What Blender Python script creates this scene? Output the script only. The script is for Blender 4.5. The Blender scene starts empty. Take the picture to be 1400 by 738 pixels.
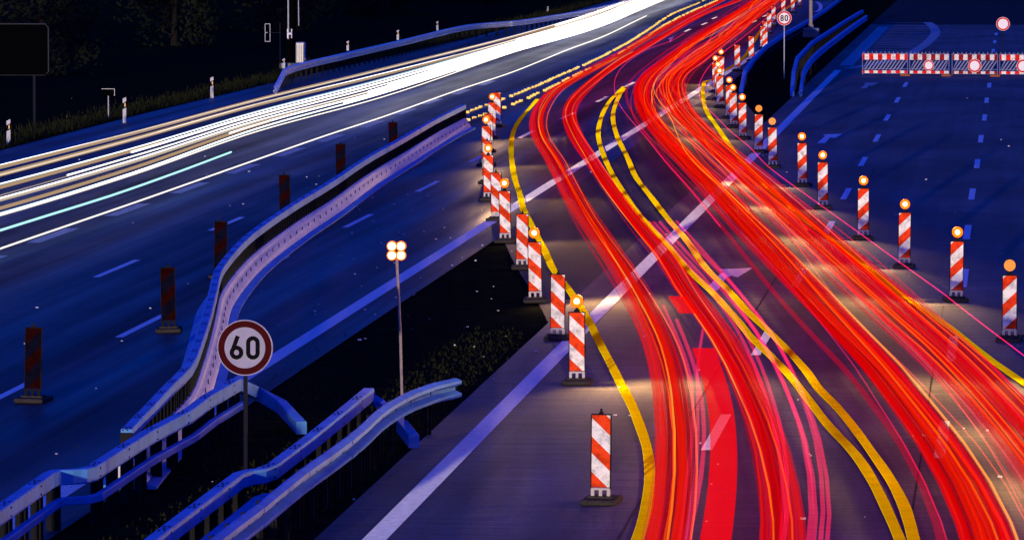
import bpy, bmesh, math, random
from mathutils import Vector
random.seed(7)
sc = bpy.context.scene
COL = sc.collection
# ------------------------------------------------------------------ camera
F, CX, CY, HC, HOR = 8400.0, 700.0, 369.0, 8.0, -150.0      # a long lens on a bridge rail 8 m over the road
TH = math.atan((CY - HOR) / F)
cam_d = bpy.data.cameras.new('camera')
cam_d.sensor_width = 36.0; cam_d.lens = F / 1400.0 * 36.0
cam_d.clip_start = 1.0; cam_d.clip_end = 4000.0
cam = bpy.data.objects.new('camera', cam_d); COL.objects.link(cam)
cam.location = (0, 0, HC); cam.rotation_euler = (math.pi / 2 - TH, 0, 0)
sc.camera = cam
# ------------------------------------------------------------------ sky, sun, exposure
SUN_EL, SUN_AZ = math.radians(1.6), math.radians(8.0)       # light travels towards +Y, slightly to +X
w = bpy.data.worlds.new('World'); sc.world = w; w.use_nodes = True
nt = w.node_tree; bg = nt.nodes['Background']
sky = nt.nodes.new('ShaderNodeTexSky'); sky.sky_type = 'NISHITA'; sky.sun_disc = False
sky.sun_elevation = SUN_EL; sky.sun_rotation = math.pi + SUN_AZ
sky.ozone_density = 6.0; sky.air_density = 1.2; sky.dust_density = 0.3
tint = nt.nodes.new('ShaderNodeMix'); tint.data_type = 'RGBA'; tint.blend_type = 'MULTIPLY'
tint.inputs['Factor'].default_value = 1.0
tint.inputs['B'].default_value = (0.0, 0.23, 1.0, 1)
nt.links.new(sky.outputs['Color'], tint.inputs['A']); nt.links.new(tint.outputs['Result'], bg.inputs['Color'])
bg.inputs['Strength'].default_value = 0.105
sl = bpy.data.lights.new('sun', 'SUN'); sl.energy = 0.30; sl.angle = math.radians(0.5); sl.color = (1.0, 0.80, 0.56)
so = bpy.data.objects.new('sun', sl); COL.objects.link(so)
so.rotation_euler = Vector((math.sin(SUN_AZ) * math.cos(SUN_EL), math.cos(SUN_AZ) * math.cos(SUN_EL), -math.sin(SUN_EL))).to_track_quat('-Z', 'Y').to_euler()
so.location = (0, -20, 20)
sc.view_settings.view_transform = 'Standard'; sc.view_settings.look = 'None'
sc.view_settings.gamma = 1.0; sc.view_settings.exposure = 3.5; sc.view_settings.use_curve_mapping = False
sc.cycles.use_denoising = True
try: sc.cycles.denoiser = 'OPENIMAGEDENOISE'
except Exception: pass
sc.cycles.transparent_max_bounces = 96
sc.cycles.max_bounces = 6; sc.cycles.use_light_tree = True
sc.cycles.sample_clamp_indirect = 4.0

# ------------------------------------------------------------------ helpers
CT, ST = math.cos(TH), math.sin(TH)
def P(px, py, z=0.0):
    """surveyed point: where the sight line of a photo pixel meets the level z"""
    u, v = (px - CX) / F, (CY - py) / F
    dx, dy, dz = u, CT + v * ST, -ST + v * CT
    t = (z - HC) / dz
    return Vector((dx * t, dy * t, z))
ROAD_AZ = math.atan((1388 - CX) / F)                        # the straight carriageways run this far to the right of +Y
RD = Vector((math.sin(ROAD_AZ), math.cos(ROAD_AZ), 0)); RN = Vector((RD.y, -RD.x, 0))

def catmull(pts, step):
    pts = [Vector(p) for p in pts]
    if len(pts) < 3: 
        a, b = pts; n = max(1, int((b - a).length / step)); return [a.lerp(b, i / n) for i in range(n + 1)]
    out = []
    for i in range(len(pts) - 1):
        p1, p2 = pts[i], pts[i + 1]
        p0 = pts[i - 1] if i else p1 * 2 - p2
        p3 = pts[i + 2] if i + 2 < len(pts) else p2 * 2 - p1
        # centripetal, so that uneven spacing makes no loops
        t0 = 0.0; t1 = max((p1 - p0).length, 1e-4) ** 0.5; t2 = t1 + max((p2 - p1).length, 1e-4) ** 0.5; t3 = t2 + max((p3 - p2).length, 1e-4) ** 0.5
        n = max(1, int((p2 - p1).length / step))
        for k in range(n):
            t = t1 + (t2 - t1) * k / n
            A1 = p0 * ((t1 - t) / (t1 - t0)) + p1 * ((t - t0) / (t1 - t0))
            A2 = p1 * ((t2 - t) / (t2 - t1)) + p2 * ((t - t1) / (t2 - t1))
            A3 = p2 * ((t3 - t) / (t3 - t2)) + p3 * ((t - t2) / (t3 - t2))
            B1 = A1 * ((t2 - t) / (t2 - t0)) + A2 * ((t - t0) / (t2 - t0))
            B2 = A2 * ((t3 - t) / (t3 - t1)) + A3 * ((t - t1) / (t3 - t1))
            out.append(B1 * ((t2 - t) / (t2 - t1)) + B2 * ((t - t1) / (t2 - t1)))
    out.append(pts[-1]); return out
def polyline(pts, step):
    out = []
    for a, b in zip(pts, pts[1:]):
        n = max(1, int((b - a).length / step)); out += [a.lerp(b, k / n) for k in range(n)]
    return out + [pts[-1]]
def pathP(px, z=0.0, step=2.0): return catmull([P(x, y, z) for x, y in px], step)
def frames(path):
    """side vector (to the right of travel, level) at each point"""
    res = []
    for i in range(len(path)):
        a, b = path[max(0, i - 1)], path[min(len(path) - 1, i + 1)]
        t = b - a; t.z = 0; t.normalize(); res.append(Vector((t.y, -t.x, 0)))
    return res

def link(name, me, mat, parent=None, smooth=False):
    o = bpy.data.objects.new(name, me); COL.objects.link(o)
    if mat is not None and not me.materials: me.materials.append(mat)
    if parent is not None: o.parent = parent
    if smooth:
        for p in me.polygons: p.use_smooth = True
    return o
def mesh(name, v, f):
    me = bpy.data.meshes.new(name); me.from_pydata([tuple(x) for x in v], [], f); me.update(); return me
class MB:
    """collects shapes for ONE mesh"""
    def __init__(s): s.v = []; s.f = []
    def add(s, v, f):
        n = len(s.v); s.v += [tuple(x) for x in v]; s.f += [tuple(i + n for i in q) for q in f]; return s
    def box(s, c, d, bev=0.0, rz=0.0):
        x, y, z = (q / 2 for q in d)
        if bev <= 0:
            v = [(i * x, j * y, k * z) for k in (-1, 1) for j in (-1, 1) for i in (-1, 1)]
            f = [(0, 2, 3, 1), (4, 5, 7, 6), (0, 1, 5, 4), (2, 6, 7, 3), (0, 4, 6, 2), (1, 3, 7, 5)]
        else:
            bm = bmesh.new(); bmesh.ops.create_cube(bm, size=1)
            for q in bm.verts: q.co = Vector((q.co.x * d[0], q.co.y * d[1], q.co.z * d[2]))
            bmesh.ops.bevel(bm, geom=bm.edges[:], offset=bev, segments=1, affect='EDGES')
            bm.verts.index_update(); v = [q.co.copy() for q in bm.verts]; f = [tuple(a.index for a in q.verts) for q in bm.faces]; bm.free()
        cr, sr = math.cos(rz), math.sin(rz)
        return s.add([(a * cr - b * sr + c[0], a * sr + b * cr + c[1], e + c[2]) for a, b, e in v], f)
    def tube(s, pts, r, n=8, cap=True, flat=1.0):
        pts = [Vector(p) for p in pts]; rs = r if isinstance(r, (list, tuple)) else [r] * len(pts)
        v = []; f = []
        for i, p in enumerate(pts):
            t = (pts[min(len(pts) - 1, i + 1)] - pts[max(0, i - 1)]).normalized()
            a = t.cross(Vector((0, 0, 1))) if abs(t.z) < 0.95 else t.cross(Vector((1, 0, 0)))
            a.normalize(); b = a.cross(t)
            for k in range(n):
                q = 2 * math.pi * k / n; v.append(p + (a * (math.cos(q) * flat) + b * math.sin(q)) * rs[i])
        for i in range(len(pts) - 1):
            for k in range(n): f.append((i * n + k, i * n + (k + 1) % n, (i + 1) * n + (k + 1) % n, (i + 1) * n + k))
        if cap: f.append(tuple(range(n))); f.append(tuple((len(pts) - 1) * n + k for k in reversed(range(n))))
        return s.add(v, f)
    def disc(s, c, r0, r1, y0, y1, n=28):
        """ring (or disc when r0 = 0) standing upright, its axis along y, from y0 (front) to y1"""
        v = []; f = []
        for k in range(n):
            q = 2 * math.pi * k / n; cs, sn = math.cos(q), math.sin(q)
            for r, y in ((r1, y0), (r1, y1), (r0, y1), (r0, y0)): v.append((c[0] + r * cs, c[1] + y, c[2] + r * sn))
        for k in range(n):
            a, b = 4 * k, 4 * ((k + 1) % n)
            for j in range(4):
                if r0 == 0 and j == 2: continue
                f.append((a + j, b + j, b + (j + 1) % 4, a + (j + 1) % 4))
        return s.add(v, f)
    def sweep(s, path, prof, cap=True):
        """closed profile [(side, up)] carried along a path"""
        fr = frames(path); n = len(prof); v = []; f = []
        for p, nn in zip(path, fr):
            for a, b in prof: v.append(p + nn * a + Vector((0, 0, b)))
        for i in range(len(path) - 1):
            for k in range(n): f.append((i * n + k, i * n + (k + 1) % n, (i + 1) * n + (k + 1) % n, (i + 1) * n + k))
        if cap: f.append(tuple(range(n))); f.append(tuple((len(path) - 1) * n + k for k in reversed(range(n))))
        return s.add(v, f)
    def build(s, name, mat, parent=None, smooth=False):
        me = mesh(name, s.v, s.f); bm = bmesh.new(); bm.from_mesh(me); bmesh.ops.recalc_face_normals(bm, faces=bm.faces); bm.to_mesh(me); bm.free()
        return link(name, me, mat, parent, smooth)
def tag(o, label=None, cat=None, group=None, kind=None):
    for k, x in (('label', label), ('category', cat), ('group', group), ('kind', kind)):
        if x: o[k] = x
    return o
def thing(name, label, cat, loc=(0, 0, 0), rz=0.0, group=None):
    o = bpy.data.objects.new(name, None); COL.objects.link(o); o.location = loc; o.rotation_euler = (0, 0, rz); o.empty_display_size = 0.2
    return tag(o, label, cat, group)
def copy_tree(o, parent=None):
    c = o.copy(); COL.objects.link(c); c.parent = parent
    for ch in list(o.children): copy_tree(ch, c)
    return c
ORD = ['first', 'second', 'third', 'fourth', 'fifth', 'sixth', 'seventh', 'eighth', 'ninth', 'tenth', 'eleventh', 'twelfth', 'thirteenth', 'fourteenth', 'fifteenth', 'sixteenth']

# ------------------------------------------------------------------ materials
def mat(name, col, rough=0.7, metal=0.0, spec=0.4, var=0.0, scale=8.0, emit=None, es=0.0, bump=0.0):
    m = bpy.data.materials.new(name); m.use_nodes = True; t = m.node_tree; b = t.nodes['Principled BSDF']
    b.inputs['Base Color'].default_value = (*col, 1); b.inputs['Roughness'].default_value = rough
    b.inputs['Metallic'].default_value = metal; b.inputs['Specular IOR Level'].default_value = spec
    if var or bump:
        tc = t.nodes.new('ShaderNodeTexCoord'); n = t.nodes.new('ShaderNodeTexNoise'); n.inputs['Scale'].default_value = scale; n.inputs['Detail'].default_value = 6; n.inputs['Roughness'].default_value = 0.65
        t.links.new(tc.outputs['Object'], n.inputs['Vector'])
        if var:
            r = t.nodes.new('ShaderNodeMapRange'); r.inputs['From Min'].default_value = 0.3; r.inputs['From Max'].default_value = 0.7
            r.inputs['To Min'].default_value = 1 - var; r.inputs['To Max'].default_value = 1 + var
            mx = t.nodes.new('ShaderNodeMix'); mx.data_type = 'RGBA'; mx.blend_type = 'MULTIPLY'; mx.inputs['Factor'].default_value = 1
            mx.inputs['A'].default_value = (*col, 1)
            t.links.new(n.outputs['Fac'], r.inputs['Value']); t.links.new(r.outputs['Result'], mx.inputs['B']); t.links.new(mx.outputs['Result'], b.inputs['Base Color'])
        if bump:
            bp = t.nodes.new('ShaderNodeBump'); bp.inputs['Strength'].default_value = bump; bp.inputs['Distance'].default_value = 0.01
            t.links.new(n.outputs['Fac'], bp.inputs['Height']); t.links.new(bp.outputs['Normal'], b.inputs['Normal'])
    if emit: b.inputs['Emission Color'].default_value = (*emit, 1); b.inputs['Emission Strength'].default_value = es
    return m
def road_mat(name, col, col2, rough=0.9, spec=0.06, groove=0.25, gloss=None, streaky=.2):
    """brushed paving: blotches, worn bands and painted light streaks along the lanes, fine grooves across them"""
    m = bpy.data.materials.new(name); m.use_nodes = True; t = m.node_tree; b = t.nodes['Principled BSDF']; L = t.links
    tc = t.nodes.new('ShaderNodeTexCoord')
    mp = t.nodes.new('ShaderNodeMapping'); mp.inputs['Rotation'].default_value = (0, 0, ROAD_AZ); L.new(tc.outputs['Object'], mp.inputs['Vector'])
    def noise(sx, sy, det, rg=0.6):
        q = t.nodes.new('ShaderNodeMapping'); q.inputs['Scale'].default_value = (sx, sy, 1); L.new(mp.outputs['Vector'], q.inputs['Vector'])
        n = t.nodes.new('ShaderNodeTexNoise'); n.inputs['Scale'].default_value = 1; n.inputs['Detail'].default_value = det; n.inputs['Roughness'].default_value = rg
        L.new(q.outputs['Vector'], n.inputs['Vector']); return n.outputs['Fac']
    blot, wear_sheen, grv, grain = noise(0.25, 0.10, 5), noise(1.6, 0.02, 3), noise(0.5, 9.0, 4), noise(14, 14, 3, 0.8)
    def mrange(x, a, c, lo, hi):
        r = t.nodes.new('ShaderNodeMapRange'); r.inputs['From Min'].default_value = a; r.inputs['From Max'].default_value = c
        r.inputs['To Min'].default_value = lo; r.inputs['To Max'].default_value = hi; L.new(x, r.inputs['Value']); return r.outputs['Result']
    def math_(op, a, c):
        q = t.nodes.new('ShaderNodeMath'); q.operation = op
        for i, x in enumerate((a, c)):
            if isinstance(x, float): q.inputs[i].default_value = x
            else: L.new(x, q.inputs[i])
        return q.outputs[0]
    k = math_('MULTIPLY', mrange(wear_sheen, 0.3, 0.7, 1 - streaky, 1 + streaky), mrange(grv, 0.3, 0.7, 1 - groove, 1 + groove))
    k = math_('MULTIPLY', k, mrange(grain, 0.3, 0.7, 0.7, 1.3))
    mx = t.nodes.new('ShaderNodeMix'); mx.data_type = 'RGBA'; mx.inputs['A'].default_value = (*col, 1); mx.inputs['B'].default_value = (*col2, 1)
    L.new(mrange(blot, 0.35, 0.65, 0, 1), mx.inputs['Factor'])
    ml = t.nodes.new('ShaderNodeMix'); ml.data_type = 'RGBA'; ml.blend_type = 'MULTIPLY'; ml.inputs['Factor'].default_value = 1
    L.new(mx.outputs['Result'], ml.inputs['A']); L.new(k, ml.inputs['B']); L.new(ml.outputs['Result'], b.inputs['Base Color'])
    b.inputs['Roughness'].default_value = rough; b.inputs['Specular IOR Level'].default_value = spec
    if gloss: L.new(mrange(noise(0.9, 0.012, 4, .55), 0.35, 0.65, gloss[0], gloss[1]), b.inputs['Roughness'])
    bp = t.nodes.new('ShaderNodeBump'); bp.inputs['Strength'].default_value = 0.35; bp.inputs['Distance'].default_value = 0.006
    L.new(grv, bp.inputs['Height']); L.new(bp.outputs['Normal'], b.inputs['Normal'])
    return m
def stripe_mat(name, sgn, red, white, per=0.46, duty=0.53, off=0.22, slope=0.95, hw=0.125):
    """diagonal two-colour sheeting on an upright board (local x across, z up)"""
    m = bpy.data.materials.new(name); m.use_nodes = True; t = m.node_tree; b = t.nodes['Principled BSDF']; L = t.links
    tc = t.nodes.new('ShaderNodeTexCoord'); sp = t.nodes.new('ShaderNodeSeparateXYZ'); L.new(tc.outputs['Object'], sp.inputs[0])
    def mth(op, a, c):
        q = t.nodes.new('ShaderNodeMath'); q.operation = op
        for i, x in enumerate((a, c)):
            if isinstance(x, (int, float)): q.inputs[i].default_value = x
            else: L.new(x, q.inputs[i])
        return q.outputs[0]
    v = mth('ADD', sp.outputs['Z'], mth('MULTIPLY', mth('ADD', mth('MULTIPLY', sp.outputs['X'], sgn), hw), slope))
    fr = mth('FRACT', mth('DIVIDE', mth('SUBTRACT', v, off - 10 * per), per), 0)
    msk = mth('LESS_THAN', fr, duty)
    mx = t.nodes.new('ShaderNodeMix'); mx.data_type = 'RGBA'; mx.inputs['A'].default_value = (*red, 1); mx.inputs['B'].default_value = (*white, 1); L.new(msk, mx.inputs['Factor'])
    oi = t.nodes.new('ShaderNodeObjectInfo'); ad = t.nodes.new('ShaderNodeVectorMath'); ad.operation = 'ADD'
    sc_ = t.nodes.new('ShaderNodeVectorMath'); sc_.operation = 'SCALE'; sc_.inputs['Scale'].default_value = 0.7
    L.new(oi.outputs['Location'], sc_.inputs[0]); L.new(tc.outputs['Object'], ad.inputs[0]); L.new(sc_.outputs[0], ad.inputs[1])
    n = t.nodes.new('ShaderNodeTexNoise'); n.inputs['Scale'].default_value = 7; n.inputs['Detail'].default_value = 7; n.inputs['Roughness'].default_value = 0.7; L.new(ad.outputs[0], n.inputs['Vector'])
    r = t.nodes.new('ShaderNodeMapRange'); r.inputs['From Min'].default_value = 0.36; r.inputs['From Max'].default_value = 0.56; r.inputs['To Min'].default_value = 0.50; r.inputs['To Max'].default_value = 1.0; L.new(n.outputs['Fac'], r.inputs['Value'])
    ml = t.nodes.new('ShaderNodeMix'); ml.data_type = 'RGBA'; ml.blend_type = 'MULTIPLY'; ml.inputs['Factor'].default_value = 1
    L.new(mx.outputs['Result'], ml.inputs['A']); L.new(r.outputs['Result'], ml.inputs['B']); L.new(ml.outputs['Result'], b.inputs['Base Color'])
    b.inputs['Roughness'].default_value = 0.85; b.inputs['Specular IOR Level'].default_value = 0.0
    return m
def glow_mat(name, col, s, thru=1.0):
    """a thread of light: it adds its glow to what is seen through it"""
    m = bpy.data.materials.new(name); m.use_nodes = True; t = m.node_tree; t.nodes.clear()
    o = t.nodes.new('ShaderNodeOutputMaterial'); a = t.nodes.new('ShaderNodeAddShader'); e = t.nodes.new('ShaderNodeEmission'); q = t.nodes.new('ShaderNodeBsdfTransparent')
    e.inputs['Color'].default_value = (*col, 1); e.inputs['Strength'].default_value = s / 11.3      # the picture is exposed three and a half stops up
    q.inputs['Color'].default_value = (thru, thru, thru, 1)
    t.links.new(e.outputs[0], a.inputs[0]); t.links.new(q.outputs[0], a.inputs[1]); t.links.new(a.outputs[0], o.inputs['Surface'])
    return m
M = {}
M['grass'] = mat('grass_soil', (0.010, 0.012, 0.006), 1.0, spec=0.0, var=0.5, scale=1.5)
M['blade'] = mat('grass_blade', (0.014, 0.016, 0.005), 0.9, spec=0.05, var=0.4, scale=3)
M['leaf'] = mat('leaf', (0.007, 0.010, 0.006), 0.9, spec=0.05, var=0.4, scale=2)
M['bark'] = mat('bark', (0.012, 0.010, 0.008), 0.95, spec=0.05, var=0.3)
M['concrete'] = road_mat('brushed_concrete', (0.085, 0.079, 0.072), (0.15, 0.139, 0.128), groove=.36)
M['asphalt'] = road_mat('grey_asphalt', (0.030, 0.029, 0.028), (0.066, 0.063, 0.060), groove=0.2, spec=.03, gloss=(.42, .7), streaky=.55)  # strong lane streaks stand in for head light reflections
M['asphalt_dark'] = road_mat('fresh_asphalt', (0.045, 0.042, 0.043), (0.060, 0.057, 0.058), groove=0.12)
M['paving_black'] = road_mat('near_black_paving', (0.006, 0.006, 0.007), (0.009, 0.009, 0.01), groove=0.1, spec=0.05)  # near-black paving for the far stretch of the closed carriageway
M['white'] = mat('white_marking', (0.72, 0.71, 0.68), 0.75, spec=0.2, var=0.22, scale=9, bump=0.2)
M['faded'] = mat('faded_marking', (0.34, 0.34, 0.33), 0.8, spec=0.2, var=0.3, scale=6)
M['yellow'] = mat('yellow_tape', (0.95, 0.74, 0.0), 0.9, spec=0.0, var=0.12, scale=2.0)
M['stud'] = mat('yellow_stud', (0.95, 0.62, 0.02), 0.4, spec=0.5)
M['joint'] = mat('joint_tar', (0.012, 0.012, 0.014), 0.9, spec=0.1)
M['steel'] = mat('sky_tinted_steel', (0.065, 0.22, 0.50), 0.6, metal=0.05, spec=0.18, var=0.28, scale=2.2)  # galvanised rail steel, the blue of the dusk sky put into its colour
M['steel_lit'] = mat('headlit_galvanised_steel', (0.62, 0.62, 0.60), 0.45, metal=0.2, spec=0.4, var=0.15, scale=2.0)  # lighter rail steel: the head light glow is put into the colour
M['steel_foot'] = mat('lilac_grey_steel', (0.34, 0.33, 0.42), 0.5, metal=0.15, spec=0.3, var=0.25, scale=2.0)
M['steel_dark'] = mat('shaded_post_steel', (0.012, 0.012, 0.013), 0.9, metal=0.0, spec=.1, var=0.3, scale=3)  # near-black base puts shade into the posts and end plates
M['hole'] = mat('bolt_hole', (0.01, 0.01, 0.012), 0.9, spec=0.0)
M['board_l'] = stripe_mat('sheeting_down', 1, (0.80, 0.060, 0.012), (0.84, 0.81, 0.72))
M['board_r'] = stripe_mat('sheeting_up', -1, (0.80, 0.050, 0.012), (0.84, 0.81, 0.72))
M['board_back'] = stripe_mat('worn_rear_sheeting', -1, (0.016, 0.002, 0.002), (0.004, 0.004, 0.012))  # near-black stripes: the lack of head light is put into the colour
M['rubber'] = mat('recycled_rubber', (0.040, 0.034, 0.030), 0.95, spec=0.03, var=0.4, scale=14, bump=0.5)
M['rubber_brown'] = mat('brown_rubber', (0.30, 0.085, 0.03), 0.9, spec=0.1, var=0.3, scale=14)
M['frame_black'] = mat('black_plastic', (0.012, 0.011, 0.011), 0.85, spec=0.03)
M['bracket'] = mat('grey_plastic', (0.42, 0.38, 0.34), 0.6, var=0.2, scale=20)
M['lens_on'] = mat('lit_lens', (0.03, 0.02, 0.01), 0.5, spec=.05, emit=(1.0, 0.70, 0.34), es=0.9)
M['glow_ring'] = mat('amber_glow_ring', (0.03, 0.01, 0.0), 0.5, spec=.05, emit=(1.0, 0.11, 0.0), es=0.25)  # emissive ring standing in for the orange glow around a lens
M['lens_off'] = mat('amber_lens', (0.75, 0.22, 0.0), 0.4, spec=0.2, emit=(1.0, 0.30, 0.0), es=0.014)  # switched-off lens, a faint glow added to its amber
M['red_paint'] = mat('red_sheeting', (0.62, 0.02, 0.02), 0.7, spec=0.05, var=0.12, scale=9)
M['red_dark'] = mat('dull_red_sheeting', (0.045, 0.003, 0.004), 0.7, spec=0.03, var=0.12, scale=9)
M['white_sheet'] = mat('white_sheeting', (0.80, 0.78, 0.74), 0.7, spec=0.05, var=0.06, scale=5)
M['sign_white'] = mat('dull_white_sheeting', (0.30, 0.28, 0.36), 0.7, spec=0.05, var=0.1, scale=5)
M['black'] = mat('black_print', (0.006, 0.006, 0.008), 0.9, spec=0.0)
M['grey_metal'] = mat('painted_grey_metal', (0.40, 0.40, 0.42), 0.5, metal=0.2, var=0.12)
M['pole'] = mat('pole_steel', (0.24, 0.19, 0.18), 0.7, metal=0.1, spec=.1, var=0.3, scale=12)
M['dark_metal'] = mat('dark_sign_back', (0.0012, 0.0012, 0.0016), 0.9, metal=0.0, spec=0.0)
M['trim_dim'] = mat('dull_edge_trim', (0.035, 0.035, 0.045), 0.8, spec=.05)
M['pole_dark'] = mat('dark_pole', (0.012, 0.012, 0.02), 0.9, spec=.05)
M['plastic_white'] = mat('white_post', (0.42, 0.42, 0.45), 0.6, var=0.2)
M['blue_panel'] = mat('pale_lattice', (0.14, 0.15, 0.26), 0.6)
M['foundation'] = mat('foundation_concrete', (0.16, 0.16, 0.16), 0.9, var=0.3)
M['amber_print'] = mat('amber_reflector', (0.6, 0.3, 0.02), 0.4)
M['debris'] = mat('road_grit', (0.55, 0.52, 0.48), 0.8, var=0.4, scale=40)

# ------------------------------------------------------------------ the setting: ground, roads, markings
def sheet(name, pts, m, parent=None, kind='structure'):
    me = mesh(name, pts, [tuple(range(len(pts)))]); bm = bmesh.new(); bm.from_mesh(me)
    bmesh.ops.triangulate(bm, faces=bm.faces); bmesh.ops.recalc_face_normals(bm, faces=bm.faces)
    if sum(f.normal.z for f in bm.faces) < 0: bmesh.ops.reverse_faces(bm, faces=bm.faces)
    bm.to_mesh(me); bm.free()
    o = link(name, me, m, parent)
    if parent is None and kind: o['kind'] = kind
    return o
ground = sheet('ground', [(-900, -200, -0.03), (900, -200, -0.03), (900, 2500, -0.03), (-900, 2500, -0.03)], M['grass'])
def along(px, z=0.0, s=0.0, n=0.0): return P(px[0], px[1], z) + RD * s + RN * n
# edge lines of the two old carriageways
A0, B0 = P(645, 603), P(500, 411)
def on_line(o, s, n=0.0, z=0.0):
    q = o + RD * s + RN * n; q.z = z; return q
left_edge = [P(x, y) for x, y in ((-500, 330), (-250, 265), (0, 206), (190, 157), (380, 112), (520, 80), (640, 53), (760, 22), (840, 0), (905, -20), (985, -45))]
lr = [P(-900, 620)] + left_edge + [P(1190, -45)] + [on_line(B0, s, 0.75) for s in (290, 0, -110)] + [P(-900, 900)]
road_l = sheet('road', lr, M['asphalt'])
road_r = sheet('road', [on_line(A0, -95, -0.75), on_line(A0, 278, -0.75), on_line(A0, 278, 45), on_line(A0, -95, 45)], M['concrete'])
road_far = sheet('road', [on_line(A0, 278.02, -0.75, -0.006), on_line(A0, 700, -0.75, -0.006), on_line(A0, 700, 45, -0.006), on_line(A0, 278.02, 45, -0.006)], M['paving_black'])
cross = sheet('median_crossing', [P(x, y, -0.005) for x, y in ((655, 325), (686, 323), (704, 362), (733, 408), (760, 462), (800, 480), (1040, 205), (1062, 162), (1042, 168), (1020, 142), (1001, 119), (1008, 104), (985, 98), (940, 118))], M['asphalt_dark'])

def quad_marking(name, c, length, width, m, parent, z=0.006, prof=0):
    d, n = RD, RN; a, b = d * (length / 2), n * (width / 2)
    if prof: return profiled(name, [c - a, c, c + a], width, m, parent, z, prof)
    v = [c - a - b, c - a + b, c + a + b, c + a - b]
    for q in v: q.z = z
    return sheet(name, v, m, parent, None)
def ribbon(name, path, width, m, parent, z=0.006, wob=0.0):
    fr = frames(path); v = []; f = []
    for i, (p, n) in enumerate(zip(path, fr)):
        k = width / 2 * (1 + wob * math.sin(i * 1.7) * random.random())
        for sg in (-1, 1): q = p + n * (sg * k); q.z = z; v.append(q)
    for i in range(len(path) - 1): f.append((2 * i, 2 * i + 1, 2 * i + 3, 2 * i + 2))
    return link(name, mesh(name, v, f), m, parent)
def profiled(name, path, width, m, parent, z, tooth=.008, pitch=.06, wob=.0):
    """agglomerate marking: small cross ridges, steep towards the traffic"""
    pts = resample(path, pitch); fr = frames(pts); v = []; f = []
    ph = random.uniform(0, 6)
    for i, (p, n) in enumerate(zip(pts, fr)):
        k = width / 2 * (1 + wob * (math.sin(i * pitch / 3.1 + ph) + .6 * math.sin(i * pitch / .9)))
        for zz in (z, z + tooth):
            for sg in (-1, 1): q = p + n * (sg * k); v.append((q.x, q.y, zz))
    for i in range(len(pts) - 1):
        a, b = 4 * i, 4 * (i + 1)
        f.append((a, a + 1, a + 3, a + 2)); f.append((a + 2, a + 3, b + 1, b))
    return link(name, mesh(name, v, f), m, parent)
def resample(path, step):
    out = [path[0].copy()]; acc = 0.0
    for a, b in zip(path, path[1:]):
        L = (b - a).length
        if L < 1e-9: continue
        d = step - acc
        while d <= L: out.append(a.lerp(b, d / L)); d += step
        acc = L - (d - step)
    return out
# solid old edge lines
ribbon('edge_line', [on_line(B0, s) for s in range(-70, 31, 5)], 0.30, M['white'], road_l)
profiled('edge_line', [on_line(B0, s) for s in range(30, 215, 5)], 0.30, M['white'], road_l, .006, .003)
profiled('edge_line', [on_line(A0, s) for s in range(-40, 85, 5)], 0.30, M['white'], road_r, .006, .0035)
ribbon('edge_line', [on_line(A0, s) for s in range(80, 190, 5)], 0.30, M['white'], road_r)
ribbon('edge_line', [on_line(A0, s, 0.15) for s in range(192, 277, 5)], 0.62, M['faded'], road_r)
# lane dashes
for x, y in ((10, 538), (195, 445), (370, 362), (490, 302), (585, 255), (655, 216), (720, 184), (776, 159), (823, 136), (861, 116), (940, 42), (963, 33), (977, 25), (1012, 39), (1031, 30), (1046, 22)):
    quad_marking('lane_dash', P(x, y), 6, 0.15, M['white'], road_l, prof=.004 if x > 560 else 0)
for x, y in ((160, 367), (310, 306)):
    quad_marking('lane_dash', P(x, y), 6, 0.15, M['white'], road_l)
for x, y in ((-30, 361), (73, 322), (175, 287), (260, 257), (332, 231), (397, 208), (453, 189), (508, 170), (554, 153), (591, 139), (631, 126), (666, 114)):
    quad_marking('block_dash', P(x, y), 6, 0.32, M['faded'], road_l)
for x, y in ((980, 590), (1043, 468), (1093, 380), (1133, 312), (1157, 265), (1180, 221), (1199, 189), (1213, 161), (1227, 137), (1238, 116)):
    quad_marking('lane_dash', P(x, y), 6, 0.16, M['white'], road_r, prof=.004 if y > 300 else 0)
for x, y in ((1288, 600), (1302, 476), (1318, 380), (1322.5, 317.5), (1329, 265.5), (1336, 224), (1341, 190), (1346, 161), (1349, 137.5), (1352.5, 117), (1358, 69.5), (1360, 57.5), (1362, 47)):
    quad_marking('lane_dash', P(x, y), 6, 0.16, M['white'], road_r, prof=.004 if y > 400 else 0)
quad_marking('lane_dash', P(967, 124), 4, 0.25, M['faded'], cross, 0.002)
# painted arrows
arrow = [(963.7, 396.4), (980.8, 397), (985.5, 390.8), (989.3, 385), (993, 379), (1000.7, 377), (1008.7, 379), (1029.6, 366), (983, 368), (990.2, 371.8), (983.6, 374.6), (976, 383)]
sheet('arrow_marking', [P(x, y, 0.006) for x, y in arrow], M['white'], road_r, None)
sheet('arrow_marking', [P(x, y, 0.006) for x, y in ((1117, 196), (1128, 196), (1135, 188), (1142, 189), (1152, 183), (1125, 184), (1128, 186))], M['white'], road_r, None)
sheet('arrow_marking', [P(x, y, 0.006) for x, y in ((1176, 121), (1184.5, 121), (1188, 117), (1192, 117.5), (1202, 112.8), (1181, 113.6), (1183, 115.2))], M['faded'], road_r, None)
sheet('arrow_marking', [P(x, y, 0.006) for x, y in ((913, 53), (922, 50), (920, 52), (917, 58), (915, 57.5), (916, 54.5))], M['white'], road_l, None)
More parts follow.
